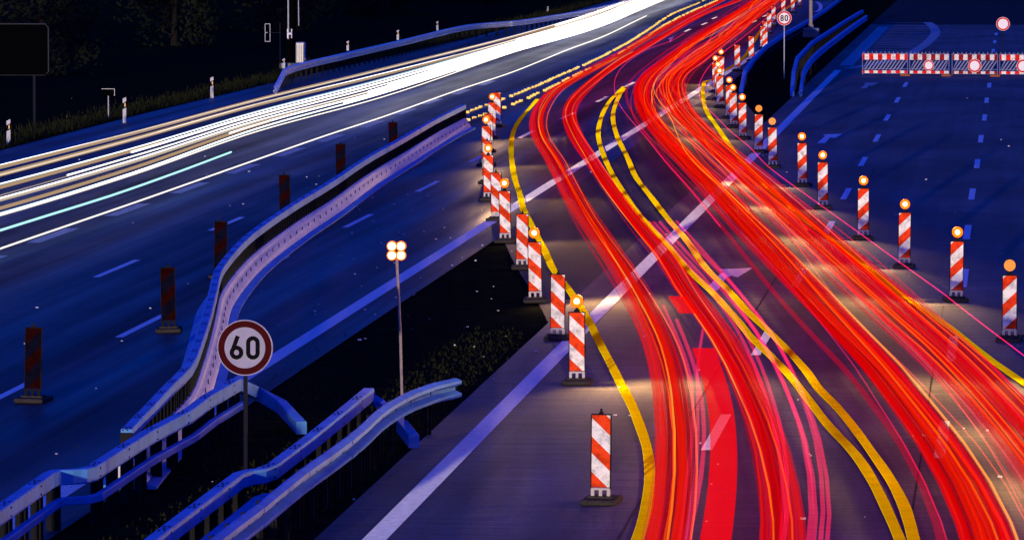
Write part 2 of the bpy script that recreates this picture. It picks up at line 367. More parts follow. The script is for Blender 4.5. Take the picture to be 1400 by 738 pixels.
# gore area beyond the barrier boards: curved line and thin hatching
ribbon('gore_line', pathP([(1158, 94), (1195, 88), (1232, 79), (1256, 67), (1272, 55), (1279, 45), (1275, 36), (1268, 31)], 0.0, 2.0), 0.55, M['faded'], road_r)
for k in range(15):
    y = 31.5 + 3.3 * k + (k % 3) * 0.4
    xl, xr = 1212 - (y - 31) * 1.08, min(1276, 1277 - max(0, y - 47) * 1.45)
    a, b = P(xl, y), P(xr, y + 0.4)
    ribbon('hatch_line', [a, b], 0.55, M['faded'], road_r, 0.004)
# yellow tape of the diverted lanes
Y1 = [(735, 136), (725, 148), (711, 164), (703, 178), (699.6, 191), (699, 210), (701, 230), (705, 249), (711, 267), (716, 288), (725, 305), (736, 327), (745, 344), (757, 370), (778, 397), (805, 440), (820, 470), (835, 498), (850, 528), (863, 553), (875.5, 585), (884, 611), (888, 636), (888, 663), (884, 696), (872, 738), (858, 770)]
Y2 = [(853, 119), (844, 128), (833, 140), (821.5, 163), (818, 185), (823, 207), (835, 235), (853, 265), (873, 293), (895, 318), (913, 336), (941, 370), (971, 398), (1001, 430), (1028, 463), (1050, 484), (1080, 515), (1109, 552), (1133, 583), (1170, 623), (1190, 653), (1208, 688), (1230, 738), (1245, 775)]
Y3 = [(853.6, 121.5), (848, 130), (843, 140), (838, 160), (843, 185), (858, 217), (870, 244), (890, 270), (913, 300), (936, 326), (966, 368), (996, 398), (1023, 428), (1051, 454), (1080, 483), (1102, 508), (1120, 533), (1141, 554), (1163, 580), (1193, 621), (1220, 661), (1238, 698), (1249, 738), (1258, 775)]
Y4 = [(975, 109.5), (965, 112), (962, 118), (961, 130), (964, 148), (970, 160), (980, 174), (997, 199), (1015, 223), (1033, 241), (1051, 259), (1082, 285), (1112, 310), (1150, 339), (1189, 370), (1225, 398), (1263, 425), (1300, 450), (1325, 470), (1350, 490), (1400, 525), (1460, 568)]
Y5 = [(987, 99), (1005, 89.4), (1019, 77), (1031, 57), (1040, 43), (1058, 26), (1075, 13), (1090, 0), (1105, -14)]
for i, q in enumerate((Y1, Y2, Y3, Y4, Y5)):
    profiled('yellow_lane_line', pathP(q[::-1], 0, 1.2), 0.155 if i < 4 else 0.2, M['yellow'], road_r, 0.011 + 0.002 * i, wob=.05)
# rows of yellow studs on the far side of the crossover
D1 = [(639, 155), (652, 150), (687, 137.8), (711, 128), (736, 118), (760, 107), (788, 95), (825, 77.7), (858, 60), (888, 41), (918, 21), (950, 7.5), (970, -2), (990, -12)]
D2 = [(641, 165.5), (660, 159), (687, 149.5), (716, 138), (750, 122.5), (800, 98), (830, 86.5), (853, 71.4), (876, 57.6), (908, 36), (938, 20), (971, 6), (1000, -8)]
for q in (D1, D2):
    mb = MB()
    for j, p in enumerate(resample(pathP(q, 0, 1.0), 1.75)):
        if random.random() < 0.13: continue
        mb.box((p.x + random.uniform(-.03, .03), p.y, 0.045), (0.15, 0.14, 0.09))
    o = mb.build('stud_row', M['stud'], road_l); o['kind'] = 'stuff'
# slab joints
for q in ([(838, 750), (914, 617), (943, 569), (983, 503), (1050, 397.6), (1075, 358)], [(1236, 770), (1263, 600), (1276, 505), (1290, 418)], [(1196, 230), (1180, 262)]):
    ribbon('slab_joint', pathP(q, 0, 3.0), 0.022, M['joint'], road_r, 0.005)
ribbon('slab_joint', [on_line(A0, s, 10.6) for s in range(-30, 260, 6)], 0.02, M['joint'], road_r, 0.005)

# ------------------------------------------------------------------ guard rails
def box_prof(w_, h, x=0.0, z=0.0, c=0.012):
    return [(x - w_/2 + c, z - h/2), (x + w_/2 - c, z - h/2), (x + w_/2, z - h/2 + c), (x + w_/2, z + h/2 - c), (x + w_/2 - c, z + h/2), (x - w_/2 + c, z + h/2), (x - w_/2, z + h/2 - c), (x - w_/2, z - h/2 + c)]
def w_prof(sgn=1, z=0.0):
    base = [(0.0, .155), (.025, .15), (.095, .118), (.10, .070), (-.005, .026), (-.005, -.026), (.10, -.070), (.095, -.118), (.025, -.15), (0.0, -.155)]
    front = [(sgn * a, z + b) for a, b in base]; back = [(sgn * (a - .010), z + b) for a, b in reversed(base)]
    return front + back
def bolts(path, z_top, half, parent, step=1.33, side_z=None):
    """bolt groups on top (and side) of a box beam"""
    fr = frames(path); mb = MB()
    pts = resample(path, step)
    for p in pts:
        i = min(range(len(path)), key=lambda k: (path[k] - p).length); n = fr[i]; t = Vector((-n.y, n.x, 0))
        for a, b in ((-.35, -.03), (-.35, .03), (.0, 0), (.35, -.03), (.35, .03)):
            c = p + t * a * 0.6 + n * b; mb.box((c.x, c.y, z_top), (.022, .10, .006), 0, math.atan2(-t.x, t.y))
        if side_z is not None:
            for dz in (-.05, .05): c = p + n * half; mb.box((c.x, c.y, side_z + dz), (.006, .07, .02), 0, math.atan2(-t.x, t.y))
    o = mb.build('bolt_row', M['hole'], parent); o['kind'] = 'stuff'; return o
def post_row(path, step, z0, z1, dims, parent, name='post', m=None, off=0.0, lean=0):
    fr = frames(path); pts = resample(path, step); me = None
    for p in pts:
        i = min(range(len(path)), key=lambda k: (path[k] - p).length); n = fr[i]
        if me is None:
            mb = MB()   # sigma-shaped post: web and two flanges
            w_, d_ = dims; h = z1 - z0
            mb.box((0, 0, h / 2), (w_ * 0.25, d_, h)); mb.box((w_ * .3, d_ / 2 - .006, h / 2), (w_ * .85, .012, h)); mb.box((-w_ * .3, -d_ / 2 + .006, h / 2), (w_ * .85, .012, h))
            o = mb.build(name, m or M['steel_dark'], parent); me = o.data
        else:
            o = bpy.data.objects.new(name, me); COL.objects.link(o); o.parent = parent
        c = p + n * off; o.location = (c.x, c.y, z0); o.rotation_euler = (0, 0, math.atan2(n.y, n.x))
def drop_tail(path, n, to=0.12, head=False):
    """lower the last metres of a rail to the ground"""
    L = len(path); r = [p.copy() for p in path]; z = path[0].z
    for k in range(min(n, L)):
        i = (k if head else L - 1 - k); q = 1 - k / n; r[i].z = z + (to - z) * q
    return r

# --- transportable steel wall that swings across the left carriageway
wall_px = [(173, 586), (188, 570), (203, 555), (232, 524), (256, 500), (272, 462.7), (283.5, 427), (290, 402), (298, 370), (307, 356), (330, 330), (350, 313), (400, 279), (450, 249), (500, 216), (550, 188), (592, 164), (634, 143)]
wp = catmull([P(x, y, 0.82) for x, y in wall_px], 1.5)
gp = [Vector((p.x, p.y, 0)) for p in wp]
bar = thing('steel_barrier', 'long curved steel barrier with open posts and sloped foot across the left carriageway', 'crash barrier', gp[0])
def local(path, o): return [p - o.location for p in path]
lg = local(gp, bar)
top_beam = MB().sweep(lg, box_prof(.155, .16, 0, .74)).build('top_beam', M['steel'], bar)
bolts(lg, .823, .078, top_beam, 2.0)
post_row(lg, 0.67, .10, .665, (.07, .10), bar)
MB().sweep(lg, [(-.06, .37), (.06, .37), (.10, .33), (.25, .075), (-.25, .075), (-.10, .33)]).build('sloped_foot', M['steel_foot'], bar)
MB().sweep(lg, [(-.40, .012), (.40, .012), (.40, .045), (.27, .072), (-.27, .072), (-.40, .045)]).build('base_flange', M['steel'], bar)
mb = MB(); fr = frames(lg)
for j, p in enumerate(resample(lg, 1.7)):
    i = min(range(len(lg)), key=lambda k: (lg[k] - p).length); n = fr[i]; c = p + n * .178
    a = math.atan2(n.y, n.x)
    mb.box((c.x, c.y, .21), (.014, .07, .12), 0, a)
mb.build('slot_row', M['hole'], bar)['kind'] = 'stuff'
MB().box((lg[0].x, lg[0].y, .40), (.17, .10, .74), .01).build('end_plate', M['steel_dark'], bar)
MB().box((lg[-1].x, lg[-1].y, .40), (.17, .06, .74), .01).build('end_plate', M['steel_dark'], bar)

def box_rail(px, label, zt=.75, w_=.16, h=.19, lower=None, tail=0, post=1.33, head=0, foot=True, cat='guard rail', step=1.2):
    path = polyline([P(x, y, zt) for x, y in px], step)
    o0 = Vector((path[len(path)//2].x, path[len(path)//2].y, 0)); r = thing('guard_rail', label, cat, o0)
    lp = [p - o0 for p in path]
    z0 = [Vector((p.x, p.y, 0)) for p in lp]
    body = [p - Vector((0, 0, zt)) for p in lp]
    if tail: 
        for k in range(tail): body[-1 - k].z -= (zt - h) * 1.0 * (1 - k / tail)
    if head:
        for k in range(head): body[k].z -= (zt - h) * (1 - k / head)
    b = MB().sweep(body, box_prof(w_, h, 0, zt - h / 2)).build('beam', M['steel'], r)
    core = z0[head: len(z0) - tail if tail else None]
    bolts(core, zt + .003, w_ / 2 + .002, b, 2.6, zt - h / 2)
    if lower:
        for (x, z, ww, hh) in lower: MB().sweep(z0[head: len(z0) - tail if tail else None], box_prof(ww, hh, x, z)).build('lower_beam', M['steel'], r)
    post_row(core, post, -0.05, zt - h + .01, (.10, .12), r)
    return r
def w_rail(px, label, zt=.75, tail=0, head=0, post=2.0, sgn=1, step=1.2, m=None):
    path = catmull([P(x, y, zt) for x, y in px], step)
    o0 = Vector((path[len(path)//2].x, path[len(path)//2].y, 0)); r = thing('guard_rail', label, 'guard rail', o0)
    lp = [p - o0 for p in path]; body = [Vector((p.x, p.y, 0)) for p in lp]
    for k in range(tail): body[-1 - k].z -= (zt - .3) * (1 - k / tail)
    for k in range(head): body[k].z -= (zt - .3) * (1 - k / head)
    MB().sweep(body, w_prof(sgn, zt - .155)).build('corrugated_beam', m or M['steel'], r)
    core = [Vector((p.x, p.y, 0)) for p in lp][head: len(lp) - tail if tail else None]
    lap = catmull(core, .2)
    for k in range(6, len(lap) - 4, 20):
        MB().sweep(lap[k:k + 3], [(a + (.006 if j < 10 else -.003) * sgn, b) for j, (a, b) in enumerate(w_prof(sgn, zt - .155))]).build('lap_joint', m or M['steel'], r)
    post_row(core, post, -0.05, zt - .01, (.06, .10), r, off=-sgn * .04)
    return r
box_rail([(-90, 752), (0, 692), (66, 646), (76, 642), (96, 641), (112, 640), (124, 637), (200, 589), (256, 560), (283, 540), (323, 517), (350, 511), (385, 513), (412, 524)],
         'blue-lit box beam guard rail on dark posts running behind the sixty sign', lower=[(.10, .36, .10, .10)], tail=3)
box_rail([(130, 792), (198, 742), (326, 646), (340, 642), (356, 640), (372, 634), (424, 595), (468, 560), (504, 530), (520, 529), (545, 533), (566, 541)],
         'bolted box beam guard rail with a step, beside the corrugated rail in the grass median', lower=[(.26, .40, .14, .12)], tail=3)
w_rail([(255, 765), (300, 727), (350, 690), (413, 640), (443, 619.5), (488, 586), (522, 556), (563, 533.5), (591, 523.5), (623, 516.5)],
       'double-wave corrugated guard rail with a flared end in the grass median', step=0.8, post=1.33)
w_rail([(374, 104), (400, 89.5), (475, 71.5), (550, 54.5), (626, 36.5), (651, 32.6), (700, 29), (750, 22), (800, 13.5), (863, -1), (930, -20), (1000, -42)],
       'long pale corrugated guard rail along the grass verge, its start bent down to the ground', head=3, post=2.0, step=2.5, m=M['steel_lit'])
box_rail([(1013, 104), (1031, 78), (1048, 61.5), (1072, 45.5), (1109, 25), (1131, 11), (1147, -1), (1180, -26)],
         'blue box beam guard rail beside the far beacons, in front of the gantry column', head=3, step=2.5, lower=[(.0, .35, .06, .12)])
box_rail([(1083, 106), (1090, 78), (1105, 62.5), (1110, 57), (1160, 25), (1179, 14)],
         'short blue box beam guard rail on the edge of the closed carriageway', head=3, step=2.5, post=2.0)
w_rail([(1093, 106), (1103, 86), (1115, 72), (1160, 37.5), (1184, 21)],
       'short corrugated guard rail in front of the blue box beam, beside the closed carriageway', head=3, step=2.5)

# ------------------------------------------------------------------ beacons
def make_beacon(bmat, lamp, name='traffic_beacon', spike=True):
    """lamp: None, 'on' or 'off'; local x across the board, -y faces the traffic"""
    r = thing(name, '', '')
    base = MB(); base.box((0, .08, .035), (.46, .84, .07), .018); base.box((0, .06, .085), (.34, .30, .03), .008); base.build('base_plate', M['rubber'], r)
    fb = MB()
    for x in (-.105, 0, .105): fb.box((x, 0, .145), (.045, .05, .11), .004)
    fb.box((0, 0, .19), (.255, .045, .03), .004); fb.build('foot_bracket', M['frame_black' if bmat.name.startswith('worn_rear') else 'bracket'], r)  # black bracket carries the rear row's painted dimness
    bd = MB().box((0, 0, .49), (.245, .036, .955), .006).build('board', bmat, r); bd.location = (0, 0, .20)
    for v in bd.data.vertices: v.co.z -= .0
    fm = MB()
    for x in (-.129, .129): fm.box((x, .002, .675), (.012, .05, .97), .003)
    fm.box((0, .002, 1.164), (.27, .05, .014), .003); fm.build('frame', M['frame_black'], r)
    if lamp is None:
        MB().box((0, .002, 1.185), (.06, .04, .03), .006).box((0, .002, 1.215), (.026, .026, .05), .004).build('lamp_socket', M['frame_black'], r)
    else:
        h = MB().box((0, .005, 1.19), (.09, .06, .045), .008).tube([(0, .005, 1.20), (0, .005, 1.25)], .022, 8).disc((0, 0, 1.345), 0, .108, -.02, .06, 24)
        h = h.build('warning_lamp', M['frame_black'], r)
        if lamp == 'on':
            MB().disc((0, 0, 1.345), .046, .104, -.042, -.018, 24).build('glow_ring', M['glow_ring'], h)
            MB().disc((0, 0, 1.345), 0, .046, -.050, -.018, 24).build('lens', M['lens_on'], h)
        else:
            MB().disc((0, 0, 1.345), 0, .104, -.045, -.018, 24).build('lens', M['lens_off'], h)
    return r
LAMP_W = 190.0
def lamp_light(owner, p, power, r=.03, side=0.0):
    """the lenses throw their light over the open lanes, little of it backwards"""
    l = bpy.data.lights.new('lamp_glow', 'SPOT'); l.energy = power; l.color = (1.0, .58, .24); l.shadow_soft_size = r
    l.spot_size = math.radians(168); l.spot_blend = 1.0
    o = bpy.data.objects.new('lamp_glow', l); COL.objects.link(o); o.parent = owner; o.location = p
    o.rotation_euler = Vector((side, -.45, -.12)).to_track_quat('-Z', 'Y').to_euler()
protos = {}
def beacon(px, py, kind, lamp, label, group, rz=None, cat='beacon'):
    key = (kind, lamp)
    if key not in protos: protos[key] = r = make_beacon(M[kind], lamp)
    else: r = copy_tree(protos[key])
    p = P(px, py + .022 * (py + 150) * .9)
    r.location = (p.x, p.y, 0.006); a = (-ROAD_AZ if rz is None else rz) + random.uniform(-.10, .10)
    r.rotation_euler = (random.uniform(-.02, .02), random.uniform(-.022, .022), a)
    tag(r, label, cat, group)
    return r
lights = []
rowL = [(821, 672, 0), (789, 512, 1), (762, 452.5, 0), (732, 402, 1), (714, 358, 0), (691, 322, 1), (679, 293, 0), (668, 266, 1), (666, 243, 0), (664.5, 220, 1), (668, 201, 0), (672, 183, 1), (680, 167.6, 0)]
for i, (x, y, on) in enumerate(rowL):
    lab = 'falling-striped beacon with burning lamp' if on else 'falling-striped beacon without lamp'
    b = beacon(x, y, 'board_l', 'on' if on else None, f'{lab}, {ORD[i]} from the lone lampless one', 'beacons with falling stripes along the left yellow line')
    if i == 0: b['label'] = 'lone red and white beacon without a lamp, starting the row along the yellow line'
    if on: lights.append((b, 0.85 if i < 5 else .36, 1.0))
rowR = [(1380, 454, 'off'), (1307, 401, 'on'), (1236, 356, 'on'), (1180, 318, 'on'), (1125, 277, 'on'), (1097, 247, 'on'), (1056.5, 222.5, 'off'), (1037, 202, 'off'), (1015.5, 183.7, 'on'), (1003, 168, 'on'), (997, 156, 'on'), (984.5, 141.3, 'on'), (982, 131, 'on'), (978.5, 121, 'on'), (986, 111, 'on')]
for i, (x, y, st) in enumerate(rowR):
    lab = 'rising-striped beacon with burning lamp' if st == 'on' else 'rising-striped beacon with unlit amber lamp'
    b = beacon(x, y, 'board_r', st, f'{lab}, {ORD[i]} along the closed carriageway', 'beacons with rising stripes along the right yellow line')
    if st == 'on': lights.append((b, 1.0 if i < 9 else .6, -1.0))
for i, (x, y) in enumerate([(1008, 93), (1027.5, 79.5), (1046, 71), (1042.5, 63.5), (1046, 56), (1051, 43), (1057.5, 32.5), (1071, 22), (1084, 15), (1093, 6.7)]):
    beacon(x, y, 'board_r', None, f'small lampless beacon by the far blue rail, {ORD[i]} after the last lamp', 'lampless beacons along the far blue rail')
rowB = [(44.5, 536), (231, 442), (301, 370), (390, 297), (466, 248.5), (538, 214.5)]
for i, (x, y) in enumerate(rowB):
    beacon(x, y, 'board_back', None, f'dark unlit beacon, {ORD[i]} in the row beyond the curved steel barrier', 'dark beacons on the left carriageway')
# three unseen lit beacons added beside the frame to light the near lanes
for i, (x, y) in enumerate([(1458, 515), (1536, 580), (1616, 650)]):
    b = beacon(x, y, 'board_r', 'on', f'rising-striped unseen beacon added for its lamplight, {ORD[i]} from the unlit one towards the bridge', 'beacons with rising stripes along the right yellow line')
    lights.append((b, 0.95, -1.0))
for b, k, sd in lights: lamp_light(b, (0, .02, 1.60), LAMP_W * k, side=sd)

# ------------------------------------------------------------------ signs
def stroke(mb, pts, wd, y0, y1, closed=False):
    """a pen stroke standing in the x-z plane, from depth y0 to y1"""
    n = len(pts); v = []; f = []
    for i in range(n):
        a = Vector(pts[(i - 1) % n] if closed or i else pts[i]); b = Vector(pts[(i + 1) % n] if closed or i < n - 1 else pts[i])
        t = (b - a).normalized(); nn = Vector((-t.y, t.x)) * (wd / 2); p = Vector(pts[i])
        for q, y in ((p + nn, y0), (p - nn, y0), (p - nn, y1), (p + nn, y1)): v.append((q.x, y, q.y))
    for i in range(n if closed else n - 1):
        a, b = 4 * i, 4 * ((i + 1) % n)
        for j in range(4): f.append((a + j, a + (j + 1) % 4, b + (j + 1) % 4, b + j))
    if not closed: f += [(0, 1, 2, 3), (4 * n - 4, 4 * n - 1, 4 * n - 2, 4 * n - 3)]
    mb.add(v, f)
def arc(cx, cz, rx, rz, a0, a1, n=18): return [(cx + rx * math.cos(math.radians(a0 + (a1 - a0) * i / n)), cz + rz * math.sin(math.radians(a0 + (a1 - a0) * i / n))) for i in range(n + 1)]
def digit(d, cx, cz, h, wd, lw):
    mb = MB(); rx = (wd - lw) / 2; y0, y1 = -.030, -.0205
    if d == '0':
        s = h / 2 - lw / 2 - rx
        stroke(mb, arc(cx, cz + s, rx, rx, 0, 180, 14) + arc(cx, cz - s, rx, rx, 180, 360, 14), lw, y0, y1, True)
    elif d == '8':
        r1 = (h / 2 - lw / 2) / 2
        stroke(mb, arc(cx, cz + r1, rx * .88, r1, 0, 360, 26)[:-1], lw, y0, y1, True); stroke(mb, arc(cx, cz - r1, rx, r1, 0, 360, 26)[:-1], lw, y0 + .0004, y1, True)
    elif d == '6':
        r1 = rx * 1.02; zc = cz - h / 2 + lw / 2 + r1
        stroke(mb, arc(cx, zc, rx, r1, 0, 360, 26)[:-1], lw, y0, y1, True)
        stroke(mb, [(cx - rx * .97, zc + .012), (cx - rx * .72, zc + r1 * .72), (cx + rx * .28, cz + h / 2)], lw, y0 + .0004, y1)
    return mb
def round_sign(base, zc, dia, text, label, pole_m, ringm, facem, name='speed_limit_sign', cat='sign', lean=0.0, pr=.030, rz=None, dirt=None):
    r = thing(name, label, cat, base, -ROAD_AZ if rz is None else rz); R = dia / 2
    MB().tube([(0, .045, -.05), (0, .045, zc + R * .75)], pr, 10).build('pole', pole_m, r)
    pl = MB().disc((0, 0, zc), 0, R, -.014, .012, 48).build('sign_plate', M['grey_metal'], r)
    MB().disc((0, 0, zc), R * .735, R * .962, -.0205, -.010, 48).build('red_ring', ringm, pl)
    MB().disc((0, 0, zc), 0, R * .735, -.0185, -.010, 48).build('white_face', facem, pl)
    MB().disc((0, 0, zc), R * .962, R * 1.0, -.0190, -.010, 48).build('white_rim', facem, pl)
    for i, c in enumerate(text):
        digit(c, R * (-.30 if i == 0 else .29), zc, R * .84, R * .49, R * .15).build('digit', M['black'], pl)
    for z in (zc - R * .5, zc + R * .5): MB().box((0, .03, z), (.16, .05, .04), .005).build('clamp', M['grey_metal'], r)
    return r
b60 = P(335.5, 661); b60.z = -.02
z60 = 1.0
def z_at(base, py):
    """height at which a pixel row is met above a base point"""
    v = (CY - py) / F; dy, dz = CT + v * ST, -ST + v * CT
    return HC + dz * (base.y / dy)
round_sign(b60, z_at(b60, 473), .755, '60', 'round speed limit sign reading 60 with a dark red ring, on a grey pole', M['pole_dark'], M['red_dark'], M['sign_white'], lean=.01)
b80 = P(1072, 107); b80.z = -.02
round_sign(b80, z_at(b80, 24.5), .62, '80', 'round speed limit sign reading 80 with a bright red ring, in the dark median', M['grey_metal'], M['red_paint'], M['white_sheet'], pr=.024)
bno = P(1371, 98)
round_sign(bno, z_at(bno, 33), .60, '', 'round blank white sign with red ring on a dark pole behind the barrier boards', M['pole_dark'], M['red_paint'], M['white_sheet'], 'prohibition_sign', pr=.022)

# ------------------------------------------------------------------ barrier boards across the closed carriageway
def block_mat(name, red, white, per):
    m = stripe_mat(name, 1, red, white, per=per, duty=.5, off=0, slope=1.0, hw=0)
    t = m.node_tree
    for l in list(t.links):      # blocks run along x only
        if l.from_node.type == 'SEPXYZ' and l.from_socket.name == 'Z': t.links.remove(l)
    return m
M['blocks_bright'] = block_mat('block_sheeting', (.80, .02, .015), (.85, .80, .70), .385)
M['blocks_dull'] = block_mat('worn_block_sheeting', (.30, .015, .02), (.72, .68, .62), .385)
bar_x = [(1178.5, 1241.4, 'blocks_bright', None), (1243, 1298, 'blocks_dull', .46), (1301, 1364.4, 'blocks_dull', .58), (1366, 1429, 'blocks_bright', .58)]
b_lab = ['striped barrier fence panel without a disc, at the end of the closure', 'striped barrier fence panel with the smallest round white disc, beside the plain panel', 'striped barrier fence panel with a round disc, under the tall blank round sign', 'striped barrier fence panel with a round disc, at the far side of the blank sign']
for i, (xa, xb, bm_, disc) in enumerate(bar_x):
    ya = 103.5 + i * .45
    a, b = P(xa, ya), P(xb, ya + .4); c = (a + b) / 2; Wd = (b - a).length
    r = thing('barrier_panel', b_lab[i], 'barrier', (c.x, c.y, 0), math.atan2((b - a).y, (b - a).x), 'barrier panels closing the carriageway')
    fm = MB()
    for x in (-Wd / 2 + .02, Wd / 2 - .02): fm.tube([(x, 0, .05), (x, 0, .97)], .02, 8)
    for z in (.10, .30, .70, .955): fm.tube([(-Wd / 2 + .02, 0, z), (Wd / 2 - .02, 0, z)], .016, 6)
    fm.build('frame', M['blue_panel'], r)
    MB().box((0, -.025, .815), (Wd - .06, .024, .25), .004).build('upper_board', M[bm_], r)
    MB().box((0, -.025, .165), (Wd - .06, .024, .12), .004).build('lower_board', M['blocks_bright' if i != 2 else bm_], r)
    lat = MB(); x = -Wd / 2 + .10
    while x < Wd / 2 - .1:
        v = []
        for dx, z in ((-.17, .25), (-.10, .25), (.19, .665), (.12, .665)):
            for y in (-.02, -.005): v.append((min(max(x + dx, -Wd / 2 + .03), Wd / 2 - .03), y, z))
        lat.add(v, [(0, 2, 4, 6), (1, 7, 5, 3), (0, 1, 3, 2), (2, 3, 5, 4), (4, 5, 7, 6), (6, 7, 1, 0)]); x += .155
    lat.build('lattice', M['blue_panel'], r)['kind'] = 'stuff'
    pg = MB()
    for k in range(11): pg.box((-Wd / 2 + .08 + k * (Wd - .16) / 10, 0, 1.0), (.03, .03, .08))
    pg.build('peg_row', M['blue_panel'], r)['kind'] = 'stuff'
    MB().box((Wd / 2 - .08, .0, .03), (.42, .75, .10), .015).build('base_plate', M['rubber_brown'], r)
    if disc:
        xo = (1270 - (xa + xb) / 2, 1332.7 - (xa + xb) / 2, 1399 - (xa + xb) / 2)[i - 1] / 31.9
        R = disc / 2; zc = .455
        pl = MB().disc((xo, -.045, zc), 0, R, -.012, .012, 40).build('round_disc', M['white_sheet'], r)
        MB().disc((xo, -.045, zc), R * .72, R * .96, -.018, -.008, 40).build('red_ring', M['red_paint'], pl)

# ------------------------------------------------------------------ amber lamp on a pole in the median
bl = P(550, 556); bl.z = -.03; zl = z_at(bl, 340)
r = thing('warning_light_pole', 'tall thin pole with a blazing cluster of four amber lamps in the grass median', 'lamp post', bl, -ROAD_AZ)
lean = -.085
MB().tube([(0, 0, 0), (lean * .5 + .012, 0, zl * .5), (lean, 0, zl - .10)], .022, 10).build('pole', M['pole'], r)
hd = MB().box((lean, .03, zl), (.27, .06, .27), .03).build('lamp_head', M['frame_black'], r)
for dx in (-.066, .066):
    for dz in (-.066, .066):
        MB().disc((lean + dx * 1.08, 0, zl + dz * 1.08), .058, .078, -.046 - (dx > 0) * .002 - (dz > 0) * .001, .0, 24).build('glow_ring', M['glow_ring'], hd)
        MB().disc((lean + dx * 1.08, 0, zl + dz * 1.08), 0, .058, -.05, .0, 24).build('lens', M['lens_on'], hd)
lamp_light(r, (lean, .02, zl + .28), 7.0)

# ------------------------------------------------------------------ verge furniture on the left
def delineator(px, y0, y1, lab):
    b = P(px, y0); h = z_at(b, y1)
    r = thing('delineator_post', lab, 'marker post', b, -ROAD_AZ, 'white marker posts along the verge')
    MB().add([(-.06, -.05, 0), (.06, -.05, 0), (0, .06, 0), (-.06, -.05, h - .05), (.06, -.05, h), (0, .06, h - .05)], [(0, 1, 4, 3), (1, 2, 5, 4), (2, 0, 3, 5), (3, 4, 5), (0, 2, 1)]).build('post', M['plastic_white'], r)
    MB().add([(-.063, -.053, h * .52), (.063, -.053, h * .60), (.063, -.053, h * .84), (-.063, -.053, h * .76), (-.063, .0, h * .52), (.063, .0, h * .60), (.063, .0, h * .84), (-.063, .0, h * .76)], [(0, 1, 2, 3), (4, 7, 6, 5), (0, 4, 5, 1), (2, 6, 7, 3), (0, 3, 7, 4), (1, 5, 6, 2)]).build('black_band', M['black'], r)
    MB().box((.02, -.058, h * .70), (.04, .006, h * .14)).build('reflector', M['amber_print'], r)
for i, (x, y0, y1) in enumerate([(12, 198, 163), (170.5, 168, 133), (290, 134, 105), (388, 94, 80), (475.5, 69.5, 56), (544, 55, 41), (598, 42, 29), (749, 16, 9)]):
    delineator(x, y0, y1, f'white marker post with black band, {ORD[i]} along the left verge going away')
# back of a large sign
bs = P(30, 168)
r = thing('sign_board', 'large dark sign board seen as a pale outline among the black trees', 'sign', bs, -ROAD_AZ)
z0, z1 = z_at(bs, 103), z_at(bs, 33); W2 = (67 - 30) * (bs.y / F)
MB().box((-W2 * .6, .03, (z0 + z1) / 2), (W2 * 3.2, .05, z1 - z0), .02).build('panel', M['dark_metal'], r)
fm = MB(); fm.tube([(W2 - .08, 0, z0 + .05), (W2, 0, z0 + .12), (W2, 0, z1 - .14), (W2 - .1, 0, z1), (-W2 * 2.0, 0, z1)], .022, 6); fm.tube([(W2 - .1, 0, z0), (-W2 * 2.0, 0, z0)], .010, 6); fm.build('edge_trim', M['trim_dim'], r)
for x in (-W2 * 1.6, W2 * .45): MB().tube([(x, .09, -.03), (x, .09, z1)], .05, 10).build('post', M['pole_dark'], r)
bs = P(148, 161)
r = thing('kilometre_plate', 'small dark plate on a thin post between two marker posts on the verge', 'sign', bs, -ROAD_AZ)
zt = z_at(bs, 122); MB().tube([(0, .03, -.03), (0, .03, zt - .03)], .022, 8).build('post', M['grey_metal'], r)
MB().box((0, 0, zt - .12), (.46, .02, .24), .01).build('plate', M['dark_metal'], r)
MB().box((.0, -.002, zt + .006), (.47, .03, .014)).box((.226, -.002, zt - .12), (.014, .03, .24)).build('edge_trim', M['grey_metal'], r)
# gantry column with cabinet
bg_ = P(395, 93)
r = thing('gantry_column', 'tall dark steel column rising out of sight above a grey cabinet', 'column', bg_, -ROAD_AZ)
MB().box((.10, 0, 3.0), (.40, .36, 6.4), .03).build('shaft', M['dark_metal'], r)
MB().tube([(.0, -.22, 1.3), (.0, -.22, 6.0)], .035, 8).build('cable_pipe', M['grey_metal'], r)
MB().tube([(.46, -.1, 1.9), (.42, -.1, 6.0)], .022, 8).build('cable_pipe', M['grey_metal'], r)
MB().box((-.02, -.24, 1.55), (.05, .06, .42)).box((.16, -.24, 1.55), (.05, .06, .42)).box((.07, -.25, 1.55), (.16, .06, .10)).build('clamp', M['white_sheet'], r)
MB().box((.07, -.05, .10), (.9, .8, .25), .02).build('foot_block', M['foundation'], r)
bc = P(411, 89)
r = thing('switch_cabinet', 'grey ribbed roadside cabinet at the foot of the dark column', 'cabinet', bc, -ROAD_AZ)
hc = z_at(bc, 58); MB().box((0, 0, hc / 2), (.46, .34, hc), .05).build('body', M['grey_metal'], r)
for x in (-.15, -.05, .05, .15): MB().box((x, -.175, hc / 2), (.02, .02, hc * .8)).build('rib', M['steel_dark'], r)
MB().box((0, 0, .02), (.52, .40, .08), .01).build('plinth', M['foundation'], r)
bt = P(383, 96)
r = thing('frame_marker', 'small pale double frame on a thin post beside the dark column', 'sign', bt, -ROAD_AZ)
za, zb = z_at(bt, 57), z_at(bt, 33); fm = MB()
for z in (za, (za + zb) / 2, zb): fm.box((-.56, 0, z), (.23, .02, .025))
for x in (-.67, -.45): fm.box((x, 0, (za + zb) / 2), (.022, .02, zb - za))
fm.build('frame', M['plastic_white'], r)
MB().tube([(0, 0, -.03), (0, 0, zb + .05)], .025, 8).build('post', M['pole_dark'], r)
MB().box((-.28, 0, (za + zb) / 2), (.56, .025, .025)).build('arm', M['pole_dark'], r)
